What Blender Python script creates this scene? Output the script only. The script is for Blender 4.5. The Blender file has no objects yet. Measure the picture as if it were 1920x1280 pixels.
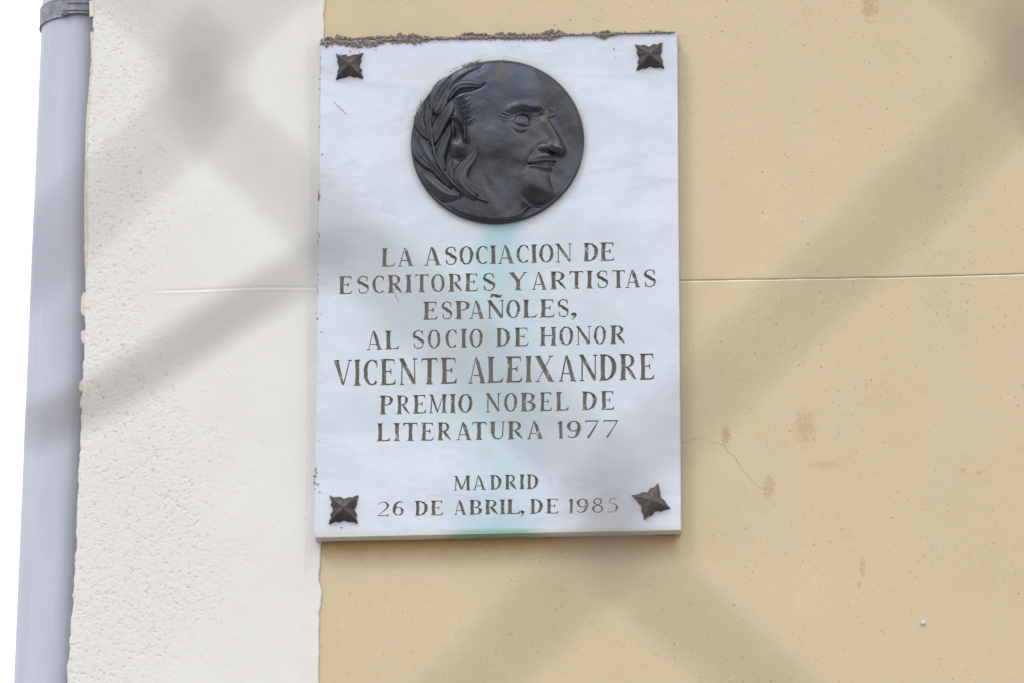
import bpy, math, random
import numpy as np
from mathutils import Vector
from mathutils.geometry import delaunay_2d_cdt
random.seed(7); RNG = np.random.default_rng(7)
scene = bpy.context.scene
COL = scene.collection
R = math.radians

# ------------------------------------------------------------------ camera, light
F_PX = 9200.0                       # focal length in pixels of a 1920 wide picture
PITCH, YAW = R(18.0), R(3.6)
TARGET = Vector((0, 0, 3.6)); DIST = 6.85
VIEW = Vector((-math.sin(YAW)*math.cos(PITCH), math.cos(YAW)*math.cos(PITCH), math.sin(PITCH)))
CAM = TARGET - VIEW*DIST
RIGHT = VIEW.cross(Vector((0, 0, 1))).normalized()
UP = RIGHT.cross(VIEW).normalized()
cd = bpy.data.cameras.new('camera'); cam = bpy.data.objects.new('camera', cd); COL.objects.link(cam)
cam.location = CAM; cam.rotation_euler = VIEW.to_track_quat('-Z', 'Y').to_euler()
cd.sensor_width = 36; cd.lens = F_PX/1920*36; cd.clip_start = 0.02; cd.clip_end = 3000
cd.dof.use_dof = True; cd.dof.focus_distance = DIST - 0.03; cd.dof.aperture_fstop = 18.5
scene.camera = cam

def at(x, y, Y=0.0):
    """point of the vertical plane at depth Y seen at a pixel of the 1920x1280 photograph"""
    d = VIEW + RIGHT*((x-960)/F_PX) + UP*((640-y)/F_PX)
    return CAM + d*((Y-CAM.y)/d.y)

SUN_EL, SUN_AZ = R(52), R(-38)      # azimuth measured from the wall's normal, to the left
world = bpy.data.worlds.new('World'); scene.world = world; world.use_nodes = True
wn = world.node_tree.nodes; wl = world.node_tree.links; wn.clear()
sky = wn.new('ShaderNodeTexSky'); sky.sky_type = 'NISHITA'; sky.sun_disc = False
sky.sun_elevation = SUN_EL; sky.sun_rotation = R(180) - SUN_AZ*-1
sky.air_density = 1.0; sky.dust_density = 5.0; sky.ozone_density = 1.0
bg = wn.new('ShaderNodeBackground'); bg.inputs['Strength'].default_value = 0.05
wo = wn.new('ShaderNodeOutputWorld'); wl.new(sky.outputs[0], bg.inputs['Color'])
# bright even cloud cover over that sky: a little brighter towards the zenith
tc = wn.new('ShaderNodeTexCoord'); sx = wn.new('ShaderNodeSeparateXYZ'); wl.new(tc.outputs['Generated'], sx.inputs[0])
mr = wn.new('ShaderNodeMapRange'); wl.new(sx.outputs['Z'], mr.inputs[0])
for k_, v_ in enumerate((-.02, 1.0, 1.12, 1.85)): mr.inputs[k_+1].default_value = v_
cl = wn.new('ShaderNodeBackground'); cl.inputs['Color'].default_value = (0.94, 0.97, 1.0, 1); wl.new(mr.outputs[0], cl.inputs['Strength'])
ad = wn.new('ShaderNodeAddShader'); wl.new(bg.outputs[0], ad.inputs[0]); wl.new(cl.outputs[0], ad.inputs[1])
wl.new(ad.outputs[0], wo.inputs[0])
sl = bpy.data.lights.new('sun', 'SUN'); so = bpy.data.objects.new('sun', sl); COL.objects.link(so)
sl.energy = 1.0; sl.angle = R(12); sl.color = (1.0, 0.96, 0.90)
sdir = Vector((math.sin(SUN_AZ)*math.cos(SUN_EL), -math.cos(SUN_AZ)*math.cos(SUN_EL), math.sin(SUN_EL)))
so.rotation_euler = sdir.to_track_quat('Z', 'Y').to_euler(); so.location = (-3, -6, 9)
scene.view_settings.view_transform = 'Standard'; scene.view_settings.look = 'None'
scene.view_settings.gamma = 1; scene.view_settings.use_curve_mapping = False
scene.view_settings.exposure = -0.06
scene.render.engine = 'CYCLES'

# ------------------------------------------------------------------ helpers
def meta(o, label=None, cat=None, group=None, kind=None):
    for k, v in (('label', label), ('category', cat), ('group', group), ('kind', kind)):
        if v: o[k] = v
    return o

def empty(name, loc, label, cat):
    o = bpy.data.objects.new(name, None); COL.objects.link(o); o.location = loc
    return meta(o, label, cat)

def base_of(parent):
    v = Vector((0, 0, 0))
    while parent: v = v + parent.location; parent = parent.parent
    return v

def obj(name, verts, faces, mat, parent=None, smooth=False, loc=None):
    """world-space verts -> one mesh object under parent"""
    v = np.array([tuple(p) for p in verts] if not isinstance(verts, np.ndarray) else verts, dtype=float)
    b = base_of(parent)
    l = Vector(loc) if loc is not None else (b if parent else Vector(v.mean(axis=0)))
    me = bpy.data.meshes.new(name)
    me.from_pydata((v-np.array(l)).tolist(), [], faces if isinstance(faces, list) else faces.tolist())
    me.materials.append(mat)
    if smooth: me.polygons.foreach_set('use_smooth', [True]*len(me.polygons))
    me.validate(); me.update()
    o = bpy.data.objects.new(name, me); COL.objects.link(o)
    if parent: o.parent = parent
    o.location = l - b
    return o

def fix_normals(o):
    import bmesh
    bm = bmesh.new(); bm.from_mesh(o.data); bmesh.ops.recalc_face_normals(bm, faces=bm.faces); bm.to_mesh(o.data); bm.free()
    return o

def box(x0, x1, y0, y1, z0, z1):
    v = [(x, y, z) for x in (x0, x1) for y in (y0, y1) for z in (z0, z1)]
    f = [(0, 1, 3, 2), (4, 6, 7, 5), (0, 4, 5, 1), (2, 3, 7, 6), (0, 2, 6, 4), (1, 5, 7, 3)]
    return v, f

def tube(pts, r, n=10, caps=True):
    pts = [Vector(p) for p in pts]; V = []; Fc = []
    rr = r if isinstance(r, (list, tuple)) else [r]*len(pts)
    ref = None
    for i, p in enumerate(pts):
        t = (pts[min(i+1, len(pts)-1)] - pts[max(i-1, 0)]).normalized()
        if ref is None:
            ref = t.cross(Vector((0, 1, 0)))
            if ref.length < .1: ref = t.cross(Vector((1, 0, 0)))
        ref = (ref - t*ref.dot(t)).normalized(); b = t.cross(ref)
        for k in range(n):
            a = 2*math.pi*k/n; V.append(p + (ref*math.cos(a) + b*math.sin(a))*rr[i])
    for i in range(len(pts)-1):
        for k in range(n):
            a, b_ = i*n+k, i*n+(k+1) % n
            Fc.append((a, b_, b_+n, a+n))
    if caps: Fc += [tuple(range(n))[::-1], tuple(range((len(pts)-1)*n, len(pts)*n))]
    return V, Fc

def merge(parts):
    V = []; Fc = []
    for v, f in parts:
        o = len(V); V += list(v); Fc += [tuple(i+o for i in q) for q in f]
    return V, Fc

def vnoise(x, y, seed=0):
    """smooth value noise in 0..1, numpy arrays"""
    rg = np.random.default_rng(seed); T = rg.random((256, 256))
    xi = np.floor(x).astype(int); yi = np.floor(y).astype(int); fx = x-xi; fy = y-yi
    fx = fx*fx*(3-2*fx); fy = fy*fy*(3-2*fy)
    a = T[xi % 256, yi % 256]; b = T[(xi+1) % 256, yi % 256]; c = T[xi % 256, (yi+1) % 256]; d = T[(xi+1) % 256, (yi+1) % 256]
    return (a*(1-fx)+b*fx)*(1-fy) + (c*(1-fx)+d*fx)*fy

class M:
    """small node-tree writer"""
    def __init__(s, name, rough=0.6, metal=0.0, spec=0.5):
        s.m = bpy.data.materials.new(name); s.m.use_nodes = True
        s.t = s.m.node_tree; s.b = s.t.nodes['Principled BSDF']
        s.b.inputs['Roughness'].default_value = rough; s.b.inputs['Metallic'].default_value = metal
        s.b.inputs['Specular IOR Level'].default_value = spec
        g = s.t.nodes.new('ShaderNodeNewGeometry'); s.pos = g.outputs['Position']
        x = s.t.nodes.new('ShaderNodeSeparateXYZ'); s.t.links.new(s.pos, x.inputs[0])
        s.X, s.Y, s.Z = x.outputs
    def put(s, sock, v):
        if hasattr(v, 'links') or hasattr(v, 'is_linked'): s.t.links.new(v, sock)
        else: sock.default_value = v
    def math(s, op, a, b=0.0, c=0.0, clamp=False):
        n = s.t.nodes.new('ShaderNodeMath'); n.operation = op; n.use_clamp = clamp
        s.put(n.inputs[0], a); s.put(n.inputs[1], b); s.put(n.inputs[2], c); return n.outputs[0]
    def map(s, v, a, b, c=0.0, d=1.0, smooth=True):
        n = s.t.nodes.new('ShaderNodeMapRange'); n.interpolation_type = 'SMOOTHSTEP' if smooth else 'LINEAR'
        s.put(n.inputs[0], v)
        for i, q in enumerate((a, b, c, d)): s.put(n.inputs[i+1], q)
        return n.outputs[0]
    def scaled(s, sx, sy, sz):
        n = s.t.nodes.new('ShaderNodeMapping'); s.t.links.new(s.pos, n.inputs[0]); n.inputs['Scale'].default_value = (sx, sy, sz); return n.outputs[0]
    def noise(s, scale, detail=4, rough=0.55, vec=None, dist=0.0):
        n = s.t.nodes.new('ShaderNodeTexNoise'); s.t.links.new(vec or s.pos, n.inputs['Vector'])
        n.inputs['Scale'].default_value = scale; n.inputs['Detail'].default_value = detail
        n.inputs['Roughness'].default_value = rough; n.inputs['Distortion'].default_value = dist; return n.outputs['Fac']
    def voro(s, scale, feature='F1', vec=None, out='Distance'):
        n = s.t.nodes.new('ShaderNodeTexVoronoi'); n.feature = feature; s.t.links.new(vec or s.pos, n.inputs['Vector'])
        n.inputs['Scale'].default_value = scale; return n.outputs[out]
    def mix(s, f, a, b):
        n = s.t.nodes.new('ShaderNodeMix'); n.data_type = 'RGBA'
        s.put(n.inputs[0], f)
        for i, q in ((6, a), (7, b)):
            if isinstance(q, tuple): n.inputs[i].default_value = (*q, 1)
            else: s.t.links.new(q, n.inputs[i])
        return n.outputs[2]
    def blob(s, x, z, rx, rz, wob=0.0, freq=60):
        """soft elliptic spot centred at a world x, z"""
        dx = s.math('DIVIDE', s.math('SUBTRACT', s.X, x), rx); dz = s.math('DIVIDE', s.math('SUBTRACT', s.Z, z), rz)
        d = s.math('SQRT', s.math('ADD', s.math('MULTIPLY', dx, dx), s.math('MULTIPLY', dz, dz)))
        if wob: d = s.math('ADD', d, s.math('MULTIPLY', s.math('SUBTRACT', s.noise(freq, 5, .7), .5), wob))
        return s.map(d, 0.3, 1.0, 1.0, 0.0)
    def col(s, c): 
        if isinstance(c, tuple): s.b.inputs['Base Color'].default_value = (*c, 1)
        else: s.t.links.new(c, s.b.inputs['Base Color'])
    def bump(s, h, dist=0.001, strength=1.0, prev=None):
        n = s.t.nodes.new('ShaderNodeBump'); n.inputs['Distance'].default_value = dist; n.inputs['Strength'].default_value = strength
        s.t.links.new(h, n.inputs['Height'])
        if prev: s.t.links.new(prev, n.inputs['Normal'])
        s.t.links.new(n.outputs[0], s.b.inputs['Normal']); return n.outputs[0]
    def attr(s, name):
        n = s.t.nodes.new('ShaderNodeAttribute'); n.attribute_name = name; return n.outputs['Fac']

ZG = at(1280, 526).z                                    # height of the horizontal joint in the render
PXM = DIST/F_PX                      # metres per pixel at the wall

# ------------------------------------------------------------------ materials
def spots(m, scale, lo, hi, pick):
    """sparse small dots: cells of a voronoi, only some of them"""
    d = m.voro(scale); c = m.voro(scale, out='Color')
    sp = m.t.nodes.new('ShaderNodeSeparateColor'); m.t.links.new(c, sp.inputs[0])
    on = m.math('GREATER_THAN', sp.outputs[0], pick)
    size = m.math('MULTIPLY', sp.outputs[1], hi)
    return m.math('MULTIPLY', on, m.math('LESS_THAN', d, m.math('ADD', size, lo)))

def mat_cream():
    m = M('cream_paint', 0.75, spec=0.25)
    big = m.map(m.noise(2.2, 3), .3, .7)
    c = m.mix(big, (0.525, 0.432, 0.285), (0.57, 0.47, 0.315))
    mid = m.map(m.noise(14, 6, .65), .40, .75)
    c = m.mix(m.math('MULTIPLY', mid, .35), c, (0.48, 0.39, 0.25))
    c = m.mix(m.math('MULTIPLY', m.map(m.noise(420, 3, .7), .5, .8), .22), c, (0.50, 0.40, 0.26))
    c = m.mix(m.math('MULTIPLY', m.map(m.noise(7, 5, .6, vec=m.scaled(1, 1, .22)), .45, .8), .3), c, (0.47, 0.40, 0.28))
    c = m.mix(m.math('MULTIPLY', m.map(m.noise(30, 6, .8), .60, .78), .35), c, (0.44, 0.34, 0.20))
    dens = m.map(m.noise(6, 3), .35, .65, .35, 1)
    for sc, lo, hi, pk, st in ((130, .05, .14, .86, .65), (260, .08, .25, .88, .5), (400, .1, .3, .93, .4), (48, .03, .05, .90, .8)):
        c = m.mix(m.math('MULTIPLY', m.math('MULTIPLY', spots(m, sc, lo, hi, pk), dens), st), c, (0.22, 0.145, 0.085))
    for x, y, rx, rz, st in ((1361, 815, 9, 22, .8), (1510, 800, 20, 36, .55), (1442, 912, 12, 22, .6), (1617, 1062, 7, 18, .5), (1611, 1095, 5, 10, .5),
                             (1630, 12, 18, 30, .6), (1545, 870, 34, 8, .35), (1806, 881, 8, 5, .6), (1835, 885, 6, 4, .6)):
        p = at(x, y); b = m.blob(p.x, p.z, rx*PXM*1.25, rz*PXM*1.25, 2.4, 130)
        c = m.mix(m.math('MULTIPLY', m.math('MULTIPLY', b, m.map(m.noise(420, 5, .85), .42, .56)), m.math('MULTIPLY', st, 1.2)), c, (0.30, 0.22, 0.11))
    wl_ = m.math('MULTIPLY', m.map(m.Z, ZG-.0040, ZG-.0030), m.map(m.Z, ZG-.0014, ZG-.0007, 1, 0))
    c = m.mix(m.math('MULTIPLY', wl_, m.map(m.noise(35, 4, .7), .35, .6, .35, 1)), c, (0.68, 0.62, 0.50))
    # rust coloured run-off left under the slab
    p0 = at(600, 1014); p1 = at(1290, 1004)
    under = m.map(m.math('ADD', m.Z, m.math('MULTIPLY', m.noise(30, 4), .022)), p0.z-.026, p0.z+.010, 0, 1)
    inx = m.math('MULTIPLY', m.map(m.X, p0.x-.004, p0.x+.008), m.map(m.X, p1.x-.022, p1.x-.008, 1, 0))
    inz = m.math('LESS_THAN', m.Z, p0.z+.012)
    c = m.mix(m.math('MULTIPLY', m.math('MULTIPLY', under, inx), m.math('MULTIPLY', inz, .75)), c, (0.42, 0.235, 0.085))
    m.col(c)
    h = m.math('ADD', m.math('MULTIPLY', m.noise(420, 4, .6), .25), m.math('MULTIPLY', m.noise(60, 4, .5), 1.2))
    m.bump(m.math('ADD', h, m.math('MULTIPLY', m.noise(8, 3), 3)), .0006, .8)
    return m.m

def mat_white():
    m = M('white_paint', 0.8, spec=0.2)
    c = m.mix(m.map(m.noise(3, 3), .35, .65), (0.635, 0.622, 0.60), (0.67, 0.66, 0.64))
    c = m.mix(m.math('MULTIPLY', m.attr('dirt'), .8), c, (0.46, 0.37, 0.23))
    edge = m.attr('edge')
    c = m.mix(m.math('MULTIPLY', edge, .55), c, (0.60, 0.54, 0.45))
    for sc, lo, hi, pk in ((130, .06, .10, .93), (70, .03, .05, .9)):
        c = m.mix(m.math('MULTIPLY', spots(m, sc, lo, hi, pk), .55), c, (0.33, 0.27, 0.18))
    m.col(c)
    st = m.noise(160, 3, .5, vec=m.scaled(1, 1, .06))
    h = m.math('ADD', m.math('MULTIPLY', m.noise(500, 3), .3), m.math('MULTIPLY', m.noise(30, 4), 1.5))
    m.bump(m.math('ADD', h, m.math('MULTIPLY', m.math('MULTIPLY', st, edge), 2.0)), .0006, .8)
    return m.m

def mat_marble():
    m = M('white_marble', 0.42, spec=0.45)
    v = m.noise(5, 8, .62, vec=m.scaled(1, 1, 2.4), dist=1.2)
    c = m.mix(m.map(v, .35, .7), (0.52, 0.562, 0.65), (0.585, 0.625, 0.70))
    c = m.mix(m.math('MULTIPLY', m.map(m.noise(240, 3, .7), .45, .75), .25), c, (0.42, 0.45, 0.51))
    c = m.mix(m.math('MULTIPLY', m.map(m.noise(11, 7, .7, vec=m.scaled(.7, 1, 2.2), dist=.8), .52, .72), .35), c, (0.45, 0.48, 0.54))
    rot = m.t.nodes.new('ShaderNodeMapping'); m.t.links.new(m.pos, rot.inputs[0]); rot.inputs['Rotation'].default_value = (0, R(-20), 0); rot.inputs['Scale'].default_value = (.55, 1, 1.9)
    vn = m.noise(9, 7, .62, vec=rot.outputs[0], dist=1.4)
    c = m.mix(m.math('MULTIPLY', m.map(m.math('ABSOLUTE', m.math('SUBTRACT', vn, .5)), 0, .05, 1, 0), m.map(m.noise(8, 3), .35, .65, 0, .32)), c, (0.40, 0.425, 0.48))
    cb = at(930, 425); lo = at(930, 1010)
    wav = m.math('MULTIPLY', m.math('SUBTRACT', m.noise(18, 4, .6), .5), .05)
    dx = m.math('ABSOLUTE', m.math('ADD', m.math('SUBTRACT', m.X, cb.x+.004), wav))
    # copper run-off: narrow and strong under the medallion, spreading and fading below
    wide = m.map(m.Z, cb.z-.16, cb.z-.01, .095, .045)
    run = m.map(dx, 0.0, wide, 1, 0)
    fade = m.math('ADD', m.map(m.Z, cb.z-.20, cb.z+.0, .46, 1.2), m.map(m.Z, lo.z, lo.z+.05, .5, 0))
    below = m.map(m.Z, cb.z, cb.z+.02, 1, 0)
    run = m.math('MULTIPLY', m.math('MULTIPLY', run, fade), m.math('MULTIPLY', below, m.map(m.noise(22, 4), .25, .6, .7, 1)))
    c = m.mix(run, c, (0.31, 0.48, 0.55))
    # weathering halo round the text block
    halo = m.math('MULTIPLY', m.math('MULTIPLY', m.map(m.X, at(620, 700).x, at(740, 700).x), m.map(m.X, at(1130, 700).x, at(1260, 700).x, 1, 0)),
                  m.math('MULTIPLY', m.map(m.Z, at(960, 860).z, at(960, 800).z), m.map(m.Z, at(960, 470).z, at(960, 400).z, 1, 0)))
    c = m.mix(m.math('MULTIPLY', halo, m.map(m.noise(26, 5, .6), .35, .75, .22, .62)), c, (0.42, 0.51, 0.53))
    # brownish speckle
    for x, y, rx, rz, st in ((868, 690, 26, 14, .35), (915, 640, 22, 40, .3), (780, 730, 50, 16, .28), (912, 855, 26, 30, .3), (800, 150, 60, 40, .22), (960, 560, 60, 24, .25)):
        p = at(x, y); c = m.mix(m.math('MULTIPLY', m.math('MULTIPLY', m.blob(p.x, p.z, rx*PXM, rz*PXM, .9, 60), m.map(m.noise(330, 4, .8), .35, .65)), st), c, (0.44, 0.37, 0.27))
    c = m.mix(m.math('MULTIPLY', spots(m, 90, .03, .05, .9), .55), c, (0.30, 0.26, 0.20))
    # ring of dirt round the bronze
    mc = at(932.5, 265, -.02)
    ddx = m.math('SUBTRACT', m.X, mc.x); ddz = m.math('SUBTRACT', m.Z, mc.z)
    rr = m.math('SQRT', m.math('ADD', m.math('MULTIPLY', ddx, ddx), m.math('MULTIPLY', ddz, ddz)))
    ring = m.map(m.math('ADD', rr, m.math('MULTIPLY', m.noise(40, 4), .012)), .121, .140, 1, 0)
    c = m.mix(m.math('MULTIPLY', ring, .7), c, (0.40, 0.41, 0.31))
    # green algae on the chamfer of the lower edge
    g = m.math('MULTIPLY', m.map(m.Z, lo.z+.004, lo.z+.0105, 1, 0), m.map(m.math('ADD', m.math('ABSOLUTE', m.math('SUBTRACT', m.X, lo.x)), m.math('MULTIPLY', m.noise(30, 3), .02)), .035, .10, 1, 0))
    gb = m.math('MULTIPLY', m.map(m.Z, lo.z+.004, lo.z+.0105, 1, 0), .6)
    c = m.mix(gb, c, (0.50, 0.50, 0.42))
    c = m.mix(m.math('MULTIPLY', g, .8), c, (0.16, 0.32, 0.24))
    m.col(c)
    m.bump(m.math('ADD', m.math('MULTIPLY', m.noise(300, 4, .6), .35), m.noise(25, 3)), .0004, .7)
    return m.m

def mat_engraved(name='engraving_paint', worn=.66):
    m = M(name, 0.75, spec=0.3)
    n = m.noise(520, 4, .7)
    c = m.mix(m.map(n, .35, .7), (0.120, 0.110, 0.088), (0.215, 0.198, 0.162))
    w = m.map(m.math('ADD', m.noise(75, 5, .75), m.math('MULTIPLY', m.math('SUBTRACT', n, .5), .3)), worn, worn+.05)
    c = m.mix(w, c, (0.50, 0.54, 0.62))
    m.col(c); m.bump(n, .0006, .6)
    return m.m

def mat_bronze():
    m = M('dark_bronze', 0.5, metal=0.65, spec=0.5)
    c = m.mix(m.map(m.noise(20, 6, .6), .3, .7), (0.032, 0.033, 0.039), (0.066, 0.068, 0.082))
    c = m.mix(m.math('MULTIPLY', m.map(m.noise(9, 4), .45, .7), .7), c, (0.044, 0.058, 0.086))
    c = m.mix(m.math('MULTIPLY', m.map(m.noise(35, 5, .7, vec=m.scaled(1, 1, .35)), .5, .75), .6), c, (0.075, 0.060, 0.042))
    c = m.mix(m.math('MULTIPLY', m.map(m.noise(500, 3), .6, .75), .3), c, (0.15, 0.14, 0.13))
    m.col(c)
    m.put(m.b.inputs['Roughness'], m.map(m.noise(40, 4), .3, .7, .30, .46))
    m.bump(m.math('ADD', m.noise(330, 4, .6), m.noise(70, 3)), .00042, .7)
    return m.m

def mat_simple(name, a, b, scale, rough=.7, metal=0., bump=.0006, spec=.4, bscale=None):
    m = M(name, rough, metal, spec)
    n = m.noise(scale, 6, .65)
    m.col(m.mix(m.map(n, .35, .68), a, b)); m.bump(m.noise(bscale or scale*3, 4), bump, .7)
    return m.m

def mat_pipe():
    m = M('grey_pipe_paint', 0.45, spec=0.4)
    st = m.noise(40, 5, .6, vec=m.scaled(1, 1, .12))
    c = m.mix(m.map(st, .35, .7), (0.425, 0.445, 0.53), (0.465, 0.485, 0.57))
    c = m.mix(m.math('MULTIPLY', m.map(m.noise(15, 5), .5, .75), .3), c, (0.42, 0.42, 0.43))
    c = m.mix(m.math('MULTIPLY', spots(m, 40, .03, .05, .8), .7), c, (0.25, 0.21, 0.17))
    m.col(c); m.bump(m.noise(120, 3), .0004, .4)
    return m.m

CREAM, WHITE, MARBLE, BRONZE = mat_cream(), mat_white(), mat_marble(), mat_bronze()
ENGR, FADED = mat_engraved(worn=.60), mat_engraved('faded_engraving_paint', .47)
MORTAR = mat_simple('old_mortar', (0.21, 0.178, 0.155), (0.35, 0.305, 0.275), 350, .95, bump=.001)
PIPE = mat_pipe()
CLAMP = mat_simple('weathered_zinc', (0.17, 0.175, 0.21), (0.27, 0.275, 0.31), 60, .5, .5, .0005)
WIRE = mat_simple('galvanised_wire', (0.12, 0.10, 0.085), (0.20, 0.165, 0.14), 300, .55, .4, .0002)
SMEAR = mat_simple('dried_paint_smear', (0.62, 0.57, 0.45), (0.70, 0.66, 0.55), 200, .8, bump=.0008)
PAVE = mat_simple('pavement_concrete', (0.26, 0.24, 0.215), (0.36, 0.335, 0.30), 3, .9, bump=.003)
ROAD = mat_simple('road_asphalt', (0.045, 0.045, 0.047), (0.065, 0.063, 0.062), 30, .9, bump=.003)
DARK = mat_simple('crack_shade', (0.17, 0.125, 0.08), (0.30, 0.23, 0.14), 200, .9)
ROOF = mat_simple('roof_tile', (0.30, 0.12, 0.07), (0.38, 0.17, 0.10), 12, .85)

# ------------------------------------------------------------------ setting: ground
v, f = box(-1500, 1500, -1500, 1500, -.5, -.13)
meta(obj('road', v, f, ROAD, loc=(0, 0, -.13)), kind='structure')
v, f = box(-40, 40, -8.2, 14, -.3, 0)
meta(obj('pavement', v, f, PAVE, loc=(0, -3, 0)), kind='structure')

# ------------------------------------------------------------------ house
XL = at(150, 640).x                                     # plaster edge beside the pipe
XB = at(603, 640).x                                     # white and cream paint meet
house = empty('house', (XB, 0, 0), 'cream rendered house wall with a white painted corner strip behind the marble plaque', 'house')

# cream wall: a real recessed joint, slightly wavering
zs = [0, 1.2, 2.6]
xs = np.concatenate([np.linspace(XB-.03, XB+1.3, 260), np.linspace(XB+1.5, XB+7, 12)])
prof = [(0, 0), (ZG-.8, 0), (ZG-.0046, -.0002), (ZG-.0034, -.0003), (ZG-.0008, .0019), (ZG-.0001, .0021), (ZG+.0005, .0002), (ZG+.003, 0), (ZG+.8, 0), (7.6, 0)]
V = []; Fc = []
for x in xs:
    wob = .0007*math.sin(x*9)+.0006*(vnoise(np.array([x*40.]), np.array([3.]), 5)[0]-.5)
    dd = .65+.7*vnoise(np.array([x*25.]), np.array([9.]), 6)[0]
    for z, y in prof: V.append((x, y*dd, z+(wob if abs(z-ZG) < .1 else 0)))
n = len(prof)
for i in range(len(xs)-1):
    for j in range(n-1): Fc.append((i*n+j, (i+1)*n+j, (i+1)*n+j+1, i*n+j+1))
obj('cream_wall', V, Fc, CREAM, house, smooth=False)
v, f = box(XL+.14, XB+7, .031, 6, 0, 7.6); obj('wall_body', v, f, CREAM, house)
roofv = [(XL-.3, -.5, 7.6), (XB+7.4, -.5, 7.6), (XB+7.4, 6.5, 7.6), (XL-.3, 6.5, 7.6), (XL+2.5, 3, 9.4), (XB+4.6, 3, 9.4)]
obj('roof', roofv, [(0, 1, 5, 4), (1, 2, 5), (2, 3, 4, 5), (3, 0, 4), (0, 3, 2, 1)], ROOF, house)

# white strip: a fine relief sheet (rough roughcast to the left, trowelled smooth to the right)
zt, zb = at(300, -60).z, at(300, 1340).z
Z = np.concatenate([np.linspace(0, zb-.02, 24), np.arange(zb, zt, .0012), np.linspace(zt+.02, 7.6, 24)])
fine = len(Z)
lp = [(-60, 176), (0, 174), (60, 174), (140, 172), (200, 168), (260, 165), (360, 163), (470, 165), (560, 160), (700, 156), (850, 149), (1000, 143), (1130, 136), (1280, 125), (1340, 122)]
lz = np.array([at(x, y).z for y, x in lp]); lx = np.array([at(x, y, -.002).x for y, x in lp])
left = np.interp(Z, lz[::-1], lx[::-1]) + .0022*(vnoise(Z*90, Z*0+2, 11)-.5) + .0009*(vnoise(Z*420, Z*0+5, 12)-.5)
rp = [(-60, 611), (0, 610), (30, 606), (50, 609), (80, 607), (1000, 603), (1060, 601), (1090, 597), (1110, 603), (1135, 602), (1150, 598), (1210, 599), (1280, 597), (1340, 597)]
rz = np.array([at(x, y).z for y, x in rp]); rx = np.array([at(x, y, -.002).x for y, x in rp])
right = np.interp(Z, rz[::-1], rx[::-1]) + .0016*(vnoise(Z*70, Z*0+2, 13)-.5) + .0006*(vnoise(Z*500, Z*0+5, 14)-.5)
NC = 290
T = np.linspace(0, 1, NC)[:, None]
XX = left[None, :]*(1-T) + right[None, :]*T; ZZ = np.broadcast_to(Z[None, :], XX.shape)
bp = [(0, 300), (130, 290), (250, 285), (400, 330), (560, 282), (690, 335), (780, 390), (960, 420), (1040, 425), (1150, 400), (1240, 330), (1280, 260), (1340, 240)]
bz = np.array([at(x, y).z for y, x in bp]); bx = np.array([at(x, y).x for y, x in bp])
bound = np.interp(ZZ, bz[::-1], bx[::-1]) + .05*(vnoise(XX*22, ZZ*22, 21)-.5) + .025*(vnoise(XX*90, ZZ*90, 22)-.5)
mask = .06+.94/(1+np.exp((XX-bound)/.020))
wx = .0035*(vnoise(XX*120, ZZ*120, 34)-.5); wz = .0035*(vnoise(XX*130, ZZ*110, 35)-.5)
g1 = vnoise((XX+wx)*460, (ZZ+wz)*540, 31); g2 = vnoise((XX-wz)*560, (ZZ+wx)*690, 32); g3 = vnoise(XX*150, ZZ*190, 33)
grain = .5*g1+.25*g2+.25*g3
pit = np.clip((.36-grain)/.12, 0, 1)
relief = mask*(.00085*(grain-.5) - .0004*pit)
soft = .0022*(vnoise(XX*9, ZZ*7, 41)-.5) + .0007*(vnoise(XX*45, ZZ*30, 42)-.5)*(1-mask*.6)
gx = at(290, 545).x
ff = np.clip((XX-gx)/.02, 0, 1)
zz = ZZ-ZG-.0009*np.sin(XX*30)
groove = -.0007*np.exp(-(zz/.0016)**2)*ff + .0005*np.exp(-((zz+.0035)/.0016)**2)*ff
tr = (XX-right[None, :])
band = .0005*np.exp(-((tr+.020+.004*vnoise(ZZ*6, ZZ*0+1, 44))/.0022)**2) - .0004*np.exp(-((tr+.012)/.003)**2)
lipin = np.clip(-tr/.0012, 0, 1)
YY = -(.0016*lipin + relief + soft*.6 + groove + band + .0010) + .0026*np.clip(1-(XX-left[None, :])/.003, 0, 1)**2
V = np.stack([XX, YY, ZZ], -1).reshape(-1, 3)
idx = np.arange(NC*fine).reshape(NC, fine)
Q = np.stack([idx[:-1, :-1], idx[1:, :-1], idx[1:, 1:], idx[:-1, 1:]], -1).reshape(-1, 4)
back = np.stack([left, np.full(fine, .030), Z], -1)       # the edge of the render returns behind
V2 = np.concatenate([V, back]); bi = np.arange(NC*fine, NC*fine+fine)
Q2 = np.stack([bi[:-1], idx[0, :-1], idx[0, 1:], bi[1:]], -1)
xr = np.stack([np.full(fine, XL+.16), np.full(fine, .030), Z], -1)
V3 = np.concatenate([V2, xr]); ri = np.arange(len(V2), len(V2)+fine)
Q3 = np.stack([ri[:-1], bi[:-1], bi[1:], ri[1:]], -1)
edge = np.exp(-((tr+.016)/.013)**2)*.8*vnoise(XX*60, ZZ*4, 51) + np.exp(-(tr/.004)**2)*.7*np.clip((ZZ-at(600, 1000).z)*40, 0, 1)
wall = obj('white_wall', V3, np.concatenate([Q, Q2, Q3]), WHITE, house, smooth=True)
pad = np.zeros(2*fine)
for nm, a in (('dirt', np.clip(mask*pit*(.25+.9*(vnoise(XX*500, ZZ*500, 61) > .62)), 0, 1)), ('edge', edge)):
    at_ = wall.data.attributes.new(nm, 'FLOAT', 'POINT'); at_.data.foreach_set('value', np.concatenate([a.reshape(-1), pad]))

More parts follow.
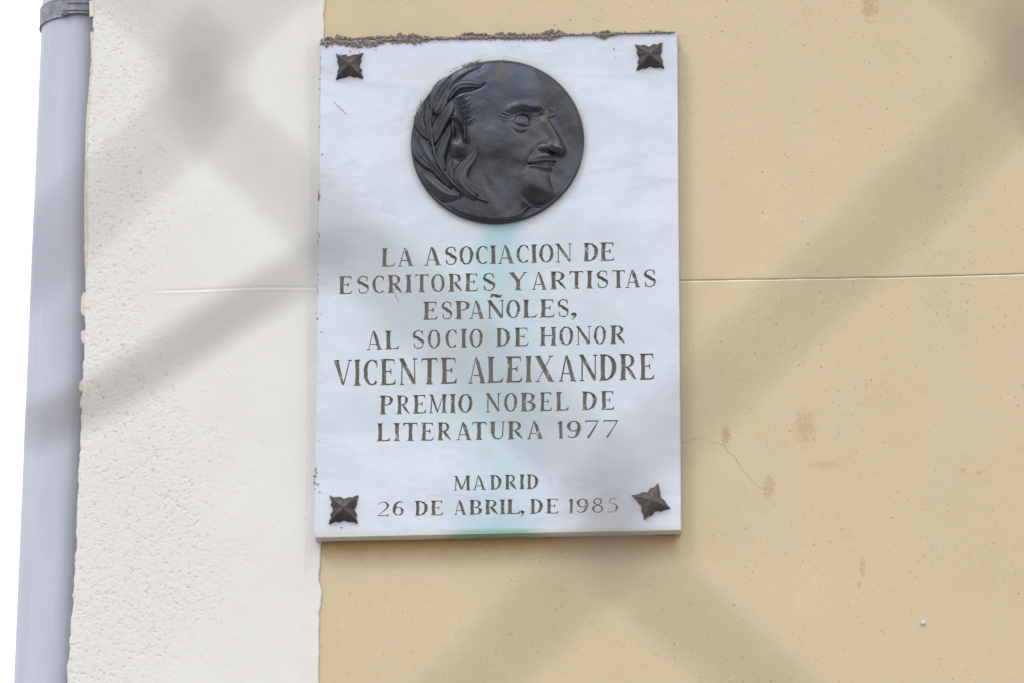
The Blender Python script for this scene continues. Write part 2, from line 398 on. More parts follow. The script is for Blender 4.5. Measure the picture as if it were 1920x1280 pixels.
# hairline cracks, small lumps and drips
def ribbon(pts, w, Y=-.0003, parent=house, name='crack', mat=DARK):
    V = []; Fc = []
    P = [at(x, y, Y) for x, y in pts]
    Q = []
    for a, b in zip(P[:-1], P[1:]):
        for k in range(4): Q.append(a.lerp(b, k/4) + Vector((random.uniform(-1, 1), 0, random.uniform(-1, 1)))*.0006*(k > 0))
    Q.append(P[-1])
    for i, p in enumerate(Q):
        t = (Q[min(i+1, len(Q)-1)]-Q[max(i-1, 0)]).normalized(); nrm = Vector((-t.z, 0, t.x)); ww = w*random.uniform(.35, 1)*.5
        V += [p+nrm*ww, p-nrm*ww]
    for i in range(len(Q)-1): Fc.append((2*i, 2*i+1, 2*i+3, 2*i+2))
    return obj(name, V, Fc, mat, parent)
ribbon([(1279, 830), (1300, 822), (1318, 821), (1336, 829), (1360, 833), (1362, 844), (1378, 856), (1392, 880), (1412, 904), (1428, 915)], .00055)

def lump(c, r, squash=.7, n=1, amp=.35):
    import bmesh
    bm = bmesh.new(); bmesh.ops.create_icosphere(bm, subdivisions=n, radius=1)
    V = [Vector((p.co.x*r*(1+random.uniform(-amp, amp)), p.co.y*r*squash*(1+random.uniform(-amp, amp)), p.co.z*r*(1+random.uniform(-amp, amp))))+c for p in bm.verts]
    Fc = [tuple(q.index for q in fa.verts) for fa in bm.faces]; bm.free()
    return V, Fc
v, f = lump(at(1731, 1167, -.001), .0034, .8, 2, .12); obj('plaster_lump', v, f, mat_simple('pale_plaster', (.5, .49, .46), (.62, .61, .6), 300), house, smooth=True)
v, f = merge([lump(at(1375.5, 1128, 0), .0018, .5, 2, .1), lump(at(1375.5, 1122, 0), .0015, .4, 2, .1), lump(at(1376, 1132, 0), .0021, .6, 2, .1)])
obj('paint_drip', v, f, CREAM, house, smooth=True)

# ------------------------------------------------------------------ drainpipe in the notch of the corner
PR = .055
p_top, p_bot = at(77, 30, .075), at(25, 1270, .075)
ax = lambda z: p_top.x + (p_bot.x-p_top.x)*(z-p_top.z)/(p_bot.z-p_top.z) + PR
pipe = empty('drainpipe', (ax(0), .087, 0), 'pale blue grey round drainpipe running up beside the white plaster edge', 'drainpipe')
v, f = tube([(ax(z), .087, z) for z in np.linspace(.15, 7.4, 30)], PR, 64, False)
obj('pipe_tube', v, f, PIPE, pipe, smooth=True)
zc = at(150, 14, .03).z
ccx = ax(zc)
def ring(r, z0, z1, a0, a1, y=.087, th=.0022, n=48, tilt=0):
    V = []; Fc = []
    prof = [(r, z0), (r+th*1.2, z0+.0008), (r+th, z0+.003), (r+th, z1-.003), (r+th*1.2, z1-.0008), (r, z1)]
    for i in range(n+1):
        a = a0+(a1-a0)*i/n
        for rr, z in prof: V.append((ccx+rr*math.cos(a), y+rr*math.sin(a), z+tilt*math.cos(a)))
    m_ = len(prof)
    for i in range(n):
        for j in range(m_): Fc.append((i*m_+j, (i+1)*m_+j, (i+1)*m_+(j+1) % m_, i*m_+(j+1) % m_))
    Fc += [tuple(range(m_))[::-1], tuple(range(n*m_, (n+1)*m_))]
    return V, Fc
clampo = fix_normals(obj('pipe_clamp', *ring(PR+.0006, zc-.014, zc+.016, R(60), R(262)), CLAMP, pipe, smooth=False))
ov = fix_normals(obj('clamp_strap', *ring(PR+.0032, zc-.011, zc+.013, R(252), R(300), th=.003), CLAMP, pipe))
for k in (-1, 1):
    v, f = ring(PR+.0066, zc+k*.0055-.0012, zc+k*.0055+.0022, R(262), R(292), th=.0012)
    fix_normals(obj('strap_rib', v, f, CLAMP, ov))
v, f = tube([at(122, 24, .030), at(122, 24, .024)], .0045, 6); obj('bolt', v, f, CLAMP, clampo)
# dried paint smears along the pipe where the wall was painted
sp = [[(60, 6), (110, 3), (160, 5), (230, 7), (300, 6), (360, 7), (430, 8), (470, 9), (520, 3), (545, 1)], [(548, 2), (560, 6), (585, 7), (592, 1)], [(620, 3), (626, 5), (636, 4), (642, 1)], [(708, 1), (716, 8), (728, 9), (733, 2)], [(742, 2), (750, 6), (760, 5), (764, 1)]]
for seg in sp:
    ys = np.arange(seg[0][0], seg[-1][0]+1, 2.0); V = []; Fc = []
    for i, y in enumerate(ys):
        w = .75*np.interp(y, [q[0] for q in seg], [q[1] for q in seg]) + random.uniform(-1, .8)
        xe = np.interp(y, [q[0] for q in lp], [q[1] for q in lp])
        o = 0 if seg is sp[0] or y > 700 else -3
        V += [at(xe+4, y, .004), at(xe+o-max(w, .4), y, .004), at(xe+o-max(w, .4), y, .010), at(xe+4, y, .012)]
    for i in range(len(ys)-1):
        for a, b in ((0, 1), (1, 2), (2, 3)): Fc.append((4*i+a, 4*i+b, 4*i+4+b, 4*i+4+a))
    obj('paint_smear', V, Fc, SMEAR, house, smooth=False)
V = [at(167, 2, .0), at(176, 0, -.003), at(177, 31, -.003), at(168, 32, 0), at(167, 2, .01), at(168, 32, .01)]
obj('paint_smear', V, [(0, 3, 2, 1), (4, 5, 3, 0)], SMEAR, house)

# ------------------------------------------------------------------ plaque
YF = -.024                            # front of the slab
plaque = empty('memorial_plaque', at(933, 1006, 0), 'white marble memorial plaque with engraved capitals and a dark bronze portrait medallion', 'plaque')
TH_FRONT = YF; TH_BACK = -.0035
def P2(x, y, Y=YF): p = at(x, y, Y); return (p.x, p.z)
# outer outline, clockwise from the upper left, with inset and depth of the arris
out = []
def edge_pts(a, b, n, ins, dep, jit=.35):
    for k in range(n):
        t = k/n; x = a[0]+(b[0]-a[0])*t; y = a[1]+(b[1]-a[1])*t
        out.append((x+random.uniform(-jit, jit), y+random.uniform(-jit, jit), ins(x, y) if callable(ins) else ins, dep(x, y) if callable(dep) else dep))
TL, TR, BR, BL = (602, 77), (1269.5, 61), (1277, 993), (589.5, 1007)
def rins(x, y): return min(6, max(1.0, (y-150)/4)) if y < 985 else 1.5
def bins(x, y): return min(7.5, max(1.2, min((x-690)/3, (1168-x)/3)))
edge_pts(TL, TR, 60, 1.3, .0015, .6)
edge_pts(TR, BR, 70, rins, lambda x, y: .0010+.0004*rins(x, y))
edge_pts(BR, BL, 70, bins, lambda x, y: .0012+.0006*bins(x, y))
edge_pts(BL, TL, 90, lambda x, y: 1.2+random.random()*1.2, .0015, .9)
N = len(out)
O3 = [at(x, y, YF) for x, y, i, d in out]
def inner(k):
    x, y, i, d = out[k]
    dx = i if x < 640 else (-i if x > 1240 else 0)
    dy = i if y < 110 else (-i if y > 960 else 0)
    if k == 0 or x < 610 and y > 990: pass
    if dy and 640 <= x <= 1240: dx = 0
    return at(x+dx, y+dy, YF)
I3 = [inner(k) for k in range(N)]

# --- letters: every glyph is a set of strokes (centre line, widths), in a box 1 high
def arc(cx, cy, rx, ry, a0, a1, n=14): return [(cx+rx*math.cos(R(a0+(a1-a0)*i/n)), cy+ry*math.sin(R(a0+(a1-a0)*i/n))) for i in range(n+1)]
TK, TN = .215, .058
def auto(pts, tk=TK, tn=TN):           # broad-nib widths: thick where the stroke runs upright
    w = []
    for i in range(len(pts)):
        a, b = pts[max(i-1, 0)], pts[min(i+1, len(pts)-1)]
        l = math.hypot(b[0]-a[0], b[1]-a[1]) or 1
        w.append(tn+(tk-tn)*(abs(b[1]-a[1])/l)**2.2)
    return w
def st(pts, w): return (pts, w if isinstance(w, (list, tuple)) else [w]*len(pts))
def stem(x, w=TK, y0=0, y1=1, ser=True):
    r = [st([(x, y0), (x, y0+.16), (x, (y0+y1)/2), (x, y1-.16), (x, y1)], [w*1.12, w*.94, w*.88, w*.94, w*1.12])]
    if ser:
        e = w/2+.052
        r += [st([(x-e, y0+.022), (x+e, y0+.022)], .044), st([(x-e, y1-.022), (x+e, y1-.022)], .044)]
        r += [st([(x, y0+.02), (x, y0+.11)], [2*e*.86, w*.9]), st([(x, y1-.11), (x, y1-.02)], [w*.9, 2*e*.86])]
    return r
def ser(x, y, w=.17): return [st([(x-w/2, y), (x+w/2, y)], .05)]
def tip(x, y, dx, dy, w=.10): return [st([(x, y), (x+dx, y+dy)], [w, .03])]
G = {}
G['I'] = stem(.5)
G['L'] = stem(.17)+[st([(.17, .035), (.62, .035)], .06)]+[st([(.52, .04), (.64, .06), (.70, .20)], [.06, .10, .03])]
G['E'] = stem(.17)+[st([(.17, .965), (.64, .965)], .058), st([(.17, .52), (.48, .52)], .05), st([(.17, .035), (.62, .035)], .06)]
G['E'] += [st([(.55, .96), (.63, .95), (.66, .80)], [.05, .085, .03]), st([(.50, .64), (.48, .52), (.50, .40)], [.03, .09, .03]), st([(.54, .04), (.66, .06), (.71, .20)], [.05, .09, .03])]
G['A'] = [st([(.40, .99), (.13, .03)], [.05, .065]), st([(.42, 1.0), (.52, .74), (.76, .03)], [.05, .18, .20]), st([(.24, .30), (.62, .30)], .05)]+ser(.12, .022, .22)+ser(.76, .022, .30)
G['N'] = [st([(.13, .02), (.13, .96)], .065), st([(.10, .98), (.74, .04)], [.17, .15]), st([(.75, .02), (.75, .98)], .055)]+ser(.13, .022, .2)+ser(.75, .978, .2)+ser(.08, .978, .18)
G['V'] = [st([(.13, .98), (.44, .04)], [.21, .10]), st([(.46, .03), (.76, .98)], [.07, .05])]+ser(.13, .978, .27)+ser(.76, .978, .2)
G['X'] = [st([(.13, .97), (.72, .03)], [.19, .19]), st([(.12, .03), (.72, .97)], .055)]+ser(.13, .978, .26)+ser(.72, .978, .18)+ser(.12, .022, .18)+ser(.74, .022, .26)
G['Y'] = [st([(.12, .97), (.44, .48)], [.20, .19]), st([(.46, .50), (.76, .97)], [.07, .055])]+stem(.44, .2, 0, .52, False)+ser(.44, .022, .32)+ser(.12, .978, .28)+ser(.78, .978, .2)
G['H'] = stem(.17)+stem(.75)+[st([(.17, .52), (.75, .52)], .055)]
G['T'] = stem(.40, TK, 0, .98, False)+ser(.40, .022, .32)+[st([(.05, .965), (.75, .965)], .06), st([(.03, .82), (.07, .96), (.17, .97)], [.03, .08, .05]), st([(.63, .97), (.73, .96), (.77, .82)], [.05, .08, .03])]
G['M'] = [st([(.10, .02), (.15, .97)], .065), st([(.15, .98), (.48, .05)], [.17, .13]), st([(.49, .06), (.80, .97)], .055)]+stem(.86, .19)+ser(.10, .022, .2)+ser(.12, .978, .2)
o_ = arc(.42, .5, .335, .47, 0, 360, 36)
G['O'] = [st(o_, auto(o_, .20, .055))]
c_ = arc(.45, .5, .36, .465, 48, 312, 26)
G['C'] = [st(c_, auto(c_, .21, .05))]+tip(.70, .84, .03, -.16, .09)+tip(.68, .84, .02, .10, .07)
s_ = arc(.36, .745, .235, .225, 30, 210, 14)+[(.30, .58), (.42, .47)]+arc(.36, .265, .25, .235, 42, -150, 16)
def swid(pts):
    n_ = len(pts); return [.052+.125*math.exp(-((i/(n_-1)-.46)/.17)**2) for i in range(n_)]
G['S'] = [st(s_, swid(s_))]+tip(.56, .86, .025, -.17, .08)+tip(.55, .85, .02, .11, .06)+tip(.15, .15, -.02, .16, .08)+tip(.15, .15, -.02, -.11, .06)
d_ = arc(.26, .5, .42, .465, 90, -90, 20)
G['D'] = stem(.17)+[st([(.17, .965), (.30, .965)], .055), st([(.17, .035), (.30, .035)], .055), st(d_, auto(d_, .21, .055))]
p_ = arc(.34, .735, .26, .235, 90, -90, 14)
G['P'] = stem(.17)+[st([(.17, .965), (.36, .965)], .05), st([(.20, .50), (.36, .50)], .05), st(p_, auto(p_, .17, .05))]
G['R'] = G['P']+[st([(.36, .50), (.52, .28), (.74, .02)], [.10, .17, .05])]
b_ = arc(.36, .26, .28, .23, 90, -90, 14)
G['B'] = stem(.17)+[st([(.17, .965), (.36, .965)], .05), st([(.20, .51), (.38, .51)], .05), st([(.17, .035), (.38, .035)], .05), st(p_, auto(p_, .16, .05)), st(b_, auto(b_, .19, .05))]
u_ = [(.18, .97), (.18, .4)]+arc(.43, .32, .25, .28, 180, 350, 14)+[(.70, .5), (.70, .97)]
G['U'] = [st(u_, [.21, .20]+[.17-.12*min(1, i/9) for i in range(15)]+[.05, .055])]+ser(.18, .978, .31)+ser(.70, .978, .18)
G['1'] = [st([(.5, 0), (.5, .96)], .22)]+ser(.5, .022, .34)+[st([(.5, .95), (.36, .86), (.25, .80)], [.10, .10, .03])]
n9 = arc(.42, .68, .25, .27, 0, 360, 24)
t9 = [(.67, .72), (.67, .50), (.62, .28), (.52, .12), (.38, .04), (.24, .06), (.15, .15)]
G['9'] = [st(n9, auto(n9, .16, .05)), st(t9, [.17, .19, .17, .12, .07, .06, .04])]
G['6'] = [st([(.84-x, 1-y) for x, y in n9], auto(n9, .16, .05)), st([(.84-x, 1-y) for x, y in t9], [.17, .19, .17, .12, .07, .06, .04])]
n8 = arc(.42, .76, .21, .205, 0, 360, 20); m8 = arc(.42, .27, .26, .24, 0, 360, 22)
G['8'] = [st(n8, auto(n8, .11, .055)), st(m8, auto(m8, .15, .055))]
G['7'] = [st([(.08, .95), (.78, .95)], .07), st([(.77, .96), (.55, .55), (.22, .02)], [.05, .07, .13]), st([(.06, .82), (.10, .95)], [.03, .07])]
a2 = arc(.40, .70, .27, .26, 165, -30, 14)+[(.45, .36), (.14, .06)]
G['2'] = [st(a2, [.04+.10*math.exp(-((i-11)/4.)**2) for i in range(len(a2)-1)]+[.05]), st([(.10, .035), (.70, .035)], .06), st([(.62, .04), (.72, .14)], [.06, .03])]
a5 = arc(.34, .33, .32, .30, 100, -125, 16)
G['5'] = [st([(.24, .60), (.28, .93)], .04), st([(.27, .93), (.62, .93)], .06), st(a5, auto(a5, .13, .045))]
cm = arc(.5, .76, .22, .12, 0, 360, 12)
G[','] = [st([(.5, .78), (.5, .77)], .5), st(cm, .26), st([(.68, .72), (.60, .40), (.25, .02)], [.30, .20, .06])]
G['~'] = [st([(.03, .2), (.25, .82), (.45, .72), (.62, .42), (.80, .35), (.97, .85)], [.05, .40, .50, .50, .40, .05])]

A1, B1 = (580, 430, 5.3333), (900, 430, 5.3333)
C1, D1 = (580, 640, 5.3333), (900, 640, 4.923)
E1, F1 = (580, 860, 5.3333), (900, 860, 4.8)
# line: baseline (x0,y0,x1,y1), cap height, glyphs as (char, frame, left, right)
LINES = [
 ((715, 501, 1150, 489.6), 34.6, [('L',A1,722,858),('A',A1,883,1040),('A',A1,1152,1315),('S',A1,1358,1475),('O',A1,1502,1640),('C',A1,1665,1782),('I',A1,1808,1870),('A',B1,182,340),('C',B1,362,485),('I',B1,510,572),('O',B1,592,735),('N',B1,755,918),('D',B1,1035,1185),('E',B1,1203,1345)]),
 ((640, 552.3, 1215, 539.3), 33.6, [('E',A1,297,430),('S',A1,480,598),('C',A1,630,748),('R',A1,785,925),('I',A1,960,1027),('T',A1,1055,1195),('O',A1,1218,1355),('R',A1,1392,1530),('E',A1,1558,1688),('S',A1,1735,1858),('Y',B1,287,472),('A',B1,520,668),('R',B1,703,862),('T',B1,893,1035),('I',B1,1065,1128),('S',B1,1168,1282),('T',B1,1315,1452),('A',B1,1455,1602),('S',B1,1640,1758)]),
 ((795, 600.4, 1060, 595.2), 34.0, [('E',A1,1140,1282),('S',A1,1323,1428),('P',A1,1460,1605),('A',A1,1600,1750),('N',B1,70,240),('O',B1,262,402),('L',B1,430,570),('E',B1,602,745),('S',B1,777,888)]),
 ((690, 655.2, 1165, 644.2), 33.8, [('A',A1,573,727),('L',A1,758,900),('S',A1,1035,1148),('O',A1,1185,1310),('C',A1,1362,1473),('I',A1,1515,1575),('O',A1,1603,1735),('D',B1,163,302),('E',B1,345,485),('H',B1,600,765),('O',B1,793,933),('N',B1,958,1110),('O',B1,1138,1260),('R',B1,1302,1450)]),
 ((670, 722.4, 1215, 711), 49.4, [('V',C1,245,425),('I',C1,450,513),('C',C1,543,682),('E',C1,712,865),('N',C1,897,1075),('T',C1,1118,1285),('E',C1,1315,1475),('A',C1,1590,1760),('L',D1,68,215),('E',D1,240,390),('I',D1,420,480),('X',D1,508,685),('A',D1,728,887),('N',D1,915,1085),('D',D1,1103,1260),('R',D1,1290,1440),('E',D1,1475,1610)]),
 ((715, 776, 1150, 767), 35.2, [('P',C1,705,838),('R',C1,875,1000),('E',C1,1040,1168),('M',C1,1197,1375),('I',C1,1405,1465),('O',C1,1490,1632),('N',D1,52,190),('O',D1,222,345),('B',D1,375,517),('E',D1,553,665),('L',D1,700,820),('D',D1,940,1080),('E',D1,1117,1240)]),
 ((710, 826.4, 1150, 819.8), 33.8, [('L',C1,678,810),('I',C1,845,905),('T',C1,938,1083),('E',C1,1118,1245),('R',C1,1283,1415),('A',C1,1470,1620),('T',C1,1625,1772),('U',D1,92,230),('R',D1,257,395),('A',D1,435,582),('1',D1,713,768),('9',D1,803,930),('7',D1,967,1095),('7',D1,1138,1275)]),
 ((860, 918.4, 1000, 915.8), 27.6, [('M',E1,1443,1612),('A',E1,1635,1765),('D',F1,92,195),('R',F1,225,327),('I',F1,355,400),('D',F1,422,525)]),
 ((720, 966.6, 1150, 959.8), 27.6, [('2',E1,685,797),('6',E1,833,945),('D',E1,1057,1187),('E',E1,1215,1337),('A',E1,1448,1567),('B',E1,1600,1728),('R',E1,1755,1885),('I',F1,178,228),('L',F1,243,362),('D',F1,453,567),('E',F1,597,707),('1',F1,797,840),('9',F1,870,975),('8',F1,1008,1110),('5',F1,1145,1245)]),
]
EXTRA = [('~', B1, 105, 220, 650, 690), (',', B1, 912, 968, 835, 910), (',', F1, 362, 400, 460, 516)]
def quads(strokes):
    """stroke list -> quads with the real ink box"""
    qs = []
    for pts, w in strokes:
        L_ = []; R_ = []
        for i, (x, y) in enumerate(pts):
            a, b = pts[max(i-1, 0)], pts[min(i+1, len(pts)-1)]
            if pts[0] == pts[-1] or (abs(pts[0][0]-pts[-1][0])+abs(pts[0][1]-pts[-1][1]) < 1e-6 and len(pts) > 4):
                if i == 0: a = pts[-2]
                if i == len(pts)-1: b = pts[1]
            l = math.hypot(b[0]-a[0], b[1]-a[1]) or 1; nx, ny = -(b[1]-a[1])/l, (b[0]-a[0])/l
            L_.append((x+nx*w[i]/2, y+ny*w[i]/2)); R_.append((x-nx*w[i]/2, y-ny*w[i]/2))
        for i in range(len(pts)-1):
            qs.append([L_[i], L_[i+1], pts[i+1], pts[i]]); qs.append([pts[i], pts[i+1], R_[i+1], R_[i]])
    return qs
glyphs = []           # (char, [quads in world x,z])
def place(ch, x0, x1, yb, yt, slope, wob=True):
    qs = quads(G[ch]); al = [p for q in qs for p in q]
    a, b = min(p[0] for p in al), max(p[0] for p in al)
    c, d = min(p[1] for p in al), max(p[1] for p in al)
    sd = random.random()*100; out_ = []
    for q in qs:
        r = []
        for x, y in q:
            u = (x-a)/(b-a); v_ = (y-c)/(d-c) if ch in '~,' else max(min(y, 1.03), -.03)
            px = x0+(x1-x0)*u; py = yb+(yt-yb)*v_+slope*(px-x0)
            if wob:
                px += .42*math.sin(px*.9+sd+py*.33)+.33*math.sin(py*1.7+sd*2); py += .36*math.sin(px*.8+sd*3+py*.2)
            r.append(P2(px, py))
        out_.append(r)
    glyphs.append((ch, out_))
for (bx0, by0, bx1, by1), cap, gl in LINES:
    sl_ = (by1-by0)/(bx1-bx0)
    for ch, (ox, oy, s), l, r in gl:
        x0, x1 = ox+l/s, ox+r/s; yb = by0+(x0-bx0)*sl_
        place(ch, x0, x1, yb, yb-cap, sl_)
for ch, (ox, oy, s), l, r, t, b in EXTRA:
    place(ch, ox+l/s, ox+r/s, oy+b/s, oy+t/s, 0)
verts2 = [Vector((p.x, p.z)) for p in I3]; faces2 = [list(range(N))]; owner = [-1]
def ccw(q): return sum(q[i][0]*q[(i+1) % len(q)][1]-q[(i+1) % len(q)][0]*q[i][1] for i in range(len(q))) > 0
if not ccw([tuple(v) for v in verts2]): faces2 = [list(range(N))[::-1]]
for gi, (ch, qs) in enumerate(glyphs):
    for q in qs:
        if not ccw(q): q = q[::-1]
        i0 = len(verts2); verts2 += [Vector(p) for p in q]; faces2.append([i0, i0+1, i0+2, i0+3]); owner.append(gi)
cx_, cz_ = P2(933, 540)
vmm = [Vector(((p.x-cx_)*1000, (p.y-cz_)*1000)) for p in verts2]
ov_, oe_, of_, _, _, origf = delaunay_2d_cdt(vmm, [], faces2, 1, 1e-4, True)
of_ = [tuple(t) for t in of_]
cen = np.array([[sum(ov_[i].x for i in t)/3, sum(ov_[i].y for i in t)/3] for t in of_])
own = -np.ones(len(of_), int)
for fi in range(1, len(faces2)):
    q = [vmm[i] for i in faces2[fi]]
    x_0, x_1 = min(p.x for p in q), max(p.x for p in q); y_0, y_1 = min(p.y for p in q), max(p.y for p in q)
    cand = np.where((cen[:, 0] >= x_0) & (cen[:, 0] <= x_1) & (cen[:, 1] >= y_0) & (cen[:, 1] <= y_1))[0]
    for c_ in cand:
        px_, py_ = cen[c_]; r_in = False
        for i in range(4):
            a_1, b_1 = q[i], q[(i+1) % 4]
            if (a_1.y > py_) != (b_1.y > py_) and px_ < (b_1.x-a_1.x)*(py_-a_1.y)/(b_1.y-a_1.y)+a_1.x: r_in = not r_in
        if r_in: own[c_] = owner[fi]
tri_owner = own.tolist()
ov_ = [Vector((p.x/1000+cx_, p.y/1000+cz_)) for p in ov_]
WALL = .0007
front = [tuple(t) for t, o in zip(of_, tri_owner) if o < 0]
ecount = {}
for t, o in zip(of_, tri_owner):
    for a, b in zip(t, t[1:]+t[:1]): ecount.setdefault((min(a, b), max(a, b)), []).append((o, a, b))
V = [(p.x, YF, p.y) for p in ov_]; nf = len(V)
Fs = list(front)
# arris, sides and back of the slab
base = len(V)
for k in range(N): V.append((I3[k].x, YF, I3[k].z))
for k in range(N): V.append((O3[k].x, YF+out[k][3], O3[k].z))
for k in range(N): V.append((O3[k].x, TH_BACK, O3[k].z))
for k in range(N):
    k2 = (k+1) % N
    for l in (0, 1): Fs.append((base+l*N+k, base+l*N+k2, base+(l+1)*N+k2, base+(l+1)*N+k))
Fs.append(tuple(base+2*N+k for k in range(N)))
slab = obj('marble_slab', V, Fs, MARBLE, plaque)
import bmesh
bm = bmesh.new(); bm.from_mesh(slab.data); bmesh.ops.remove_doubles(bm, verts=bm.verts, dist=1e-6)
bmesh.ops.recalc_face_normals(bm, faces=bm.faces); bm.to_mesh(slab.data); bm.free()
# each engraved letter: sunken floor and walls
by = {}
for t, o in zip(of_, tri_owner):
    if o >= 0: by.setdefault(o, []).append(t)
walls = {}
for (a, b), L_ in ecount.items():
    os_ = [q[0] for q in L_]
    if -1 in os_ and any(q >= 0 for q in os_): walls.setdefault([q for q in os_ if q >= 0][0], []).append((a, b))
letter_root = slab
for gi, tris in by.items():
    ch = glyphs[gi][0]; V = []; Fs = []; mp = {}
    wallv = {i for e in walls.get(gi, []) for i in e}
    we = walls.get(gi, [])
    WA = np.array([[ov_[a].x, ov_[a].y] for a, b in we]); WB = np.array([[ov_[b].x, ov_[b].y] for a, b in we]); WD = WB-WA; WL = (WD**2).sum(1)+1e-14
    def vid(i, deep):
        if (i, deep) not in mp:
            if deep and i not in wallv:                  # the cut deepens towards the middle of a stroke
                p_ = np.array([ov_[i].x, ov_[i].y]); tt_ = np.clip(((p_-WA)*WD).sum(1)/WL, 0, 1)
                dep = WALL + min(.0026, .95*float(np.sqrt(((WA+WD*tt_[:, None]-p_)**2).sum(1).min())))
            else: dep = deep
            mp[(i, deep)] = len(V); V.append((ov_[i].x, YF+dep, ov_[i].y))
        return mp[(i, deep)]
    for t in tris: Fs.append(tuple(vid(i, WALL) for i in t))
    for a, b in we: Fs.append((vid(a, 0), vid(b, 0), vid(b, WALL), vid(a, WALL)))
    last5 = ch == '5'
    l = obj('comma' if ch == ',' else 'tilde' if ch == '~' else 'numeral' if ch.isdigit() else 'letter', V, Fs, FADED if last5 else ENGR, plaque)
    if last5: l['label'] = 'half worn away last digit of the year'
    if ch == '~': l['label'] = 'engraved tilde over the letter N'

# --- corner rosettes
def rosette(cx, cy, half, rot):
    c = at(cx, cy, YF); V = [(c.x, YF-.0125, c.z)]; Fs = []
    q = [(1.02, 1.02), (.95, .76), (.89, .56), (.93, .38), (.83, .16), (.76, 0), (.82, -.15), (.93, -.36), (.88, -.56), (.94, -.76)]
    ol = []
    for k in range(4):
        a = -k*math.pi/2
        for x, z in q: ol.append((x*math.cos(a)-z*math.sin(a), x*math.sin(a)+z*math.cos(a)))
    ol = [(x+random.uniform(-.035, .035), z+random.uniform(-.035, .035)) for x, z in ol]
    # x,z steps run round the plate
    n_ = len(ol); rings = [.18, .36, .58, .8, .95, 1.0, 1.0]
    for ri, s in enumerate(rings):
        for x, z in ol:
            rr = math.hypot(x, z); th = math.atan2(z, x)
            ridge = abs(math.sin(2*th))**3
            h = .0080*(1-s**1.5) + .0010*ridge*math.sin(min(1, s)*math.pi)*s + .0026 + random.uniform(-.00025, .00025)
            if s > .9: h -= .0008
            if ri == len(rings)-1: h = -.0005
            u, w = x*s*half*PXM, z*s*half*PXM
            c_, s_ = math.cos(rot), math.sin(rot)
            V.append((c.x+u*c_-w*s_, YF-h, c.z+u*s_+w*c_))
    V[0] = (c.x, YF-.0108, c.z)
    for k in range(n_): Fs.append((0, 1+k, 1+(k+1) % n_))
    for r_ in range(len(rings)-1):
        for k in range(n_): Fs.append((1+r_*n_+k, 1+(r_+1)*n_+k, 1+(r_+1)*n_+(k+1) % n_, 1+r_*n_+(k+1) % n_))
    return fix_normals(obj('corner_rosette', V, Fs, BRONZE_PLATE, plaque, smooth=True))
BRONZE_PLATE = mat_simple('brown_bronze_plate', (0.050, 0.046, 0.050), (0.088, 0.074, 0.062), 45, .48, .55, .0009, bscale=160)
ro = [rosette(655.5, 125, 25.5, R(1.5)), rosette(1218, 107, 26, R(3)), rosette(645, 954.5, 26.5, R(-.5)), rosette(1221, 940, 26, R(24))]
ro[3]['label'] = 'corner rosette turned askew'

# --- bronze medallion: disc with a relief head
med_c = at(932.5, 265, YF-.006); MR = .1208
med = empty('portrait_medallion', med_c - plaque.location, None, None); med.parent = plaque
del_keys = [k for k in ('label', 'category') if k in med]
for k in del_keys: del med[k]
def mc(x, y):                        # detail-picture coordinates -> medallion x, z
    return ((x-703)/596*MR, -(y-641)/571*MR)
NG = 420
u = np.linspace(-1, 1, NG)*MR*1.0; UU, WW = np.meshgrid(u, u, indexing='ij')
CX = UU/MR*596+703; CY = -WW/MR*571+641
def seg_d(pts, closed=False):
    d = np.full(CX.shape, 1e9); tt = np.zeros(CX.shape); n_ = len(pts)
    tot = 0; Ls = []
    m_ = n_ if closed else n_-1
    for i in range(m_):
        a, b = pts[i], pts[(i+1) % n_]; Ls.append(math.hypot(b[0]-a[0], b[1]-a[1]))
    S = sum(Ls)
    for i in range(m_):
        a, b = pts[i], pts[(i+1) % n_]; vx, vy = b[0]-a[0], b[1]-a[1]
        t = np.clip(((CX-a[0])*vx+(CY-a[1])*vy)/(vx*vx+vy*vy+1e-9), 0, 1)
        dd = np.hypot(CX-a[0]-t*vx, CY-a[1]-t*vy); k = dd < d
        d = np.where(k, dd, d); tt = np.where(k, (tot+t*Ls[i])/S, tt); tot += Ls[i]
    return d, tt
def inside(pts):
    r = np.zeros(CX.shape, bool); n_ = len(pts)
    for i in range(n_):
        (x0, y0), (x1, y1) = pts[i], pts[(i+1) % n_]
        c = ((y0 > CY) != (y1 > CY)); r ^= c & (CX < (x1-x0)*(CY-y0)/((y1-y0) or 1e-9)+x0)
    return r
def smooth_poly(pts, it=2, closed=True):
    for _ in range(it):
        q = []
        n_ = len(pts)
        rng = range(n_) if closed else range(n_-1)
        if not closed: q.append(pts[0])
        for i in rng:
            a, b = pts[i], pts[(i+1) % n_]
            q += [(.75*a[0]+.25*b[0], .75*a[1]+.25*b[1]), (.25*a[0]+.75*b[0], .25*a[1]+.75*b[1])]
        if not closed: q.append(pts[-1])
        pts = q
    return pts
H = np.zeros(CX.shape)
def line(pts, w, amp, taper=True, sharp=2.0):
    global H
    d, t = seg_d(smooth_poly(pts, 2, False))
    e = np.exp(-(d/w)**sharp)
    if taper: e = e*np.clip(np.sin(np.pi*(t*.9+.05)), 0, 1)**.6
    H = H+amp*e
def ball(x, y, rx, ry, amp, rot=0, p=2.0):
    global H
    c, s = math.cos(R(rot)), math.sin(R(rot)); a = ((CX-x)*c+(CY-y)*s)/rx; b = (-(CX-x)*s+(CY-y)*c)/ry
    H = H+amp*np.exp(-(np.hypot(a, b))**p)
mm = .001
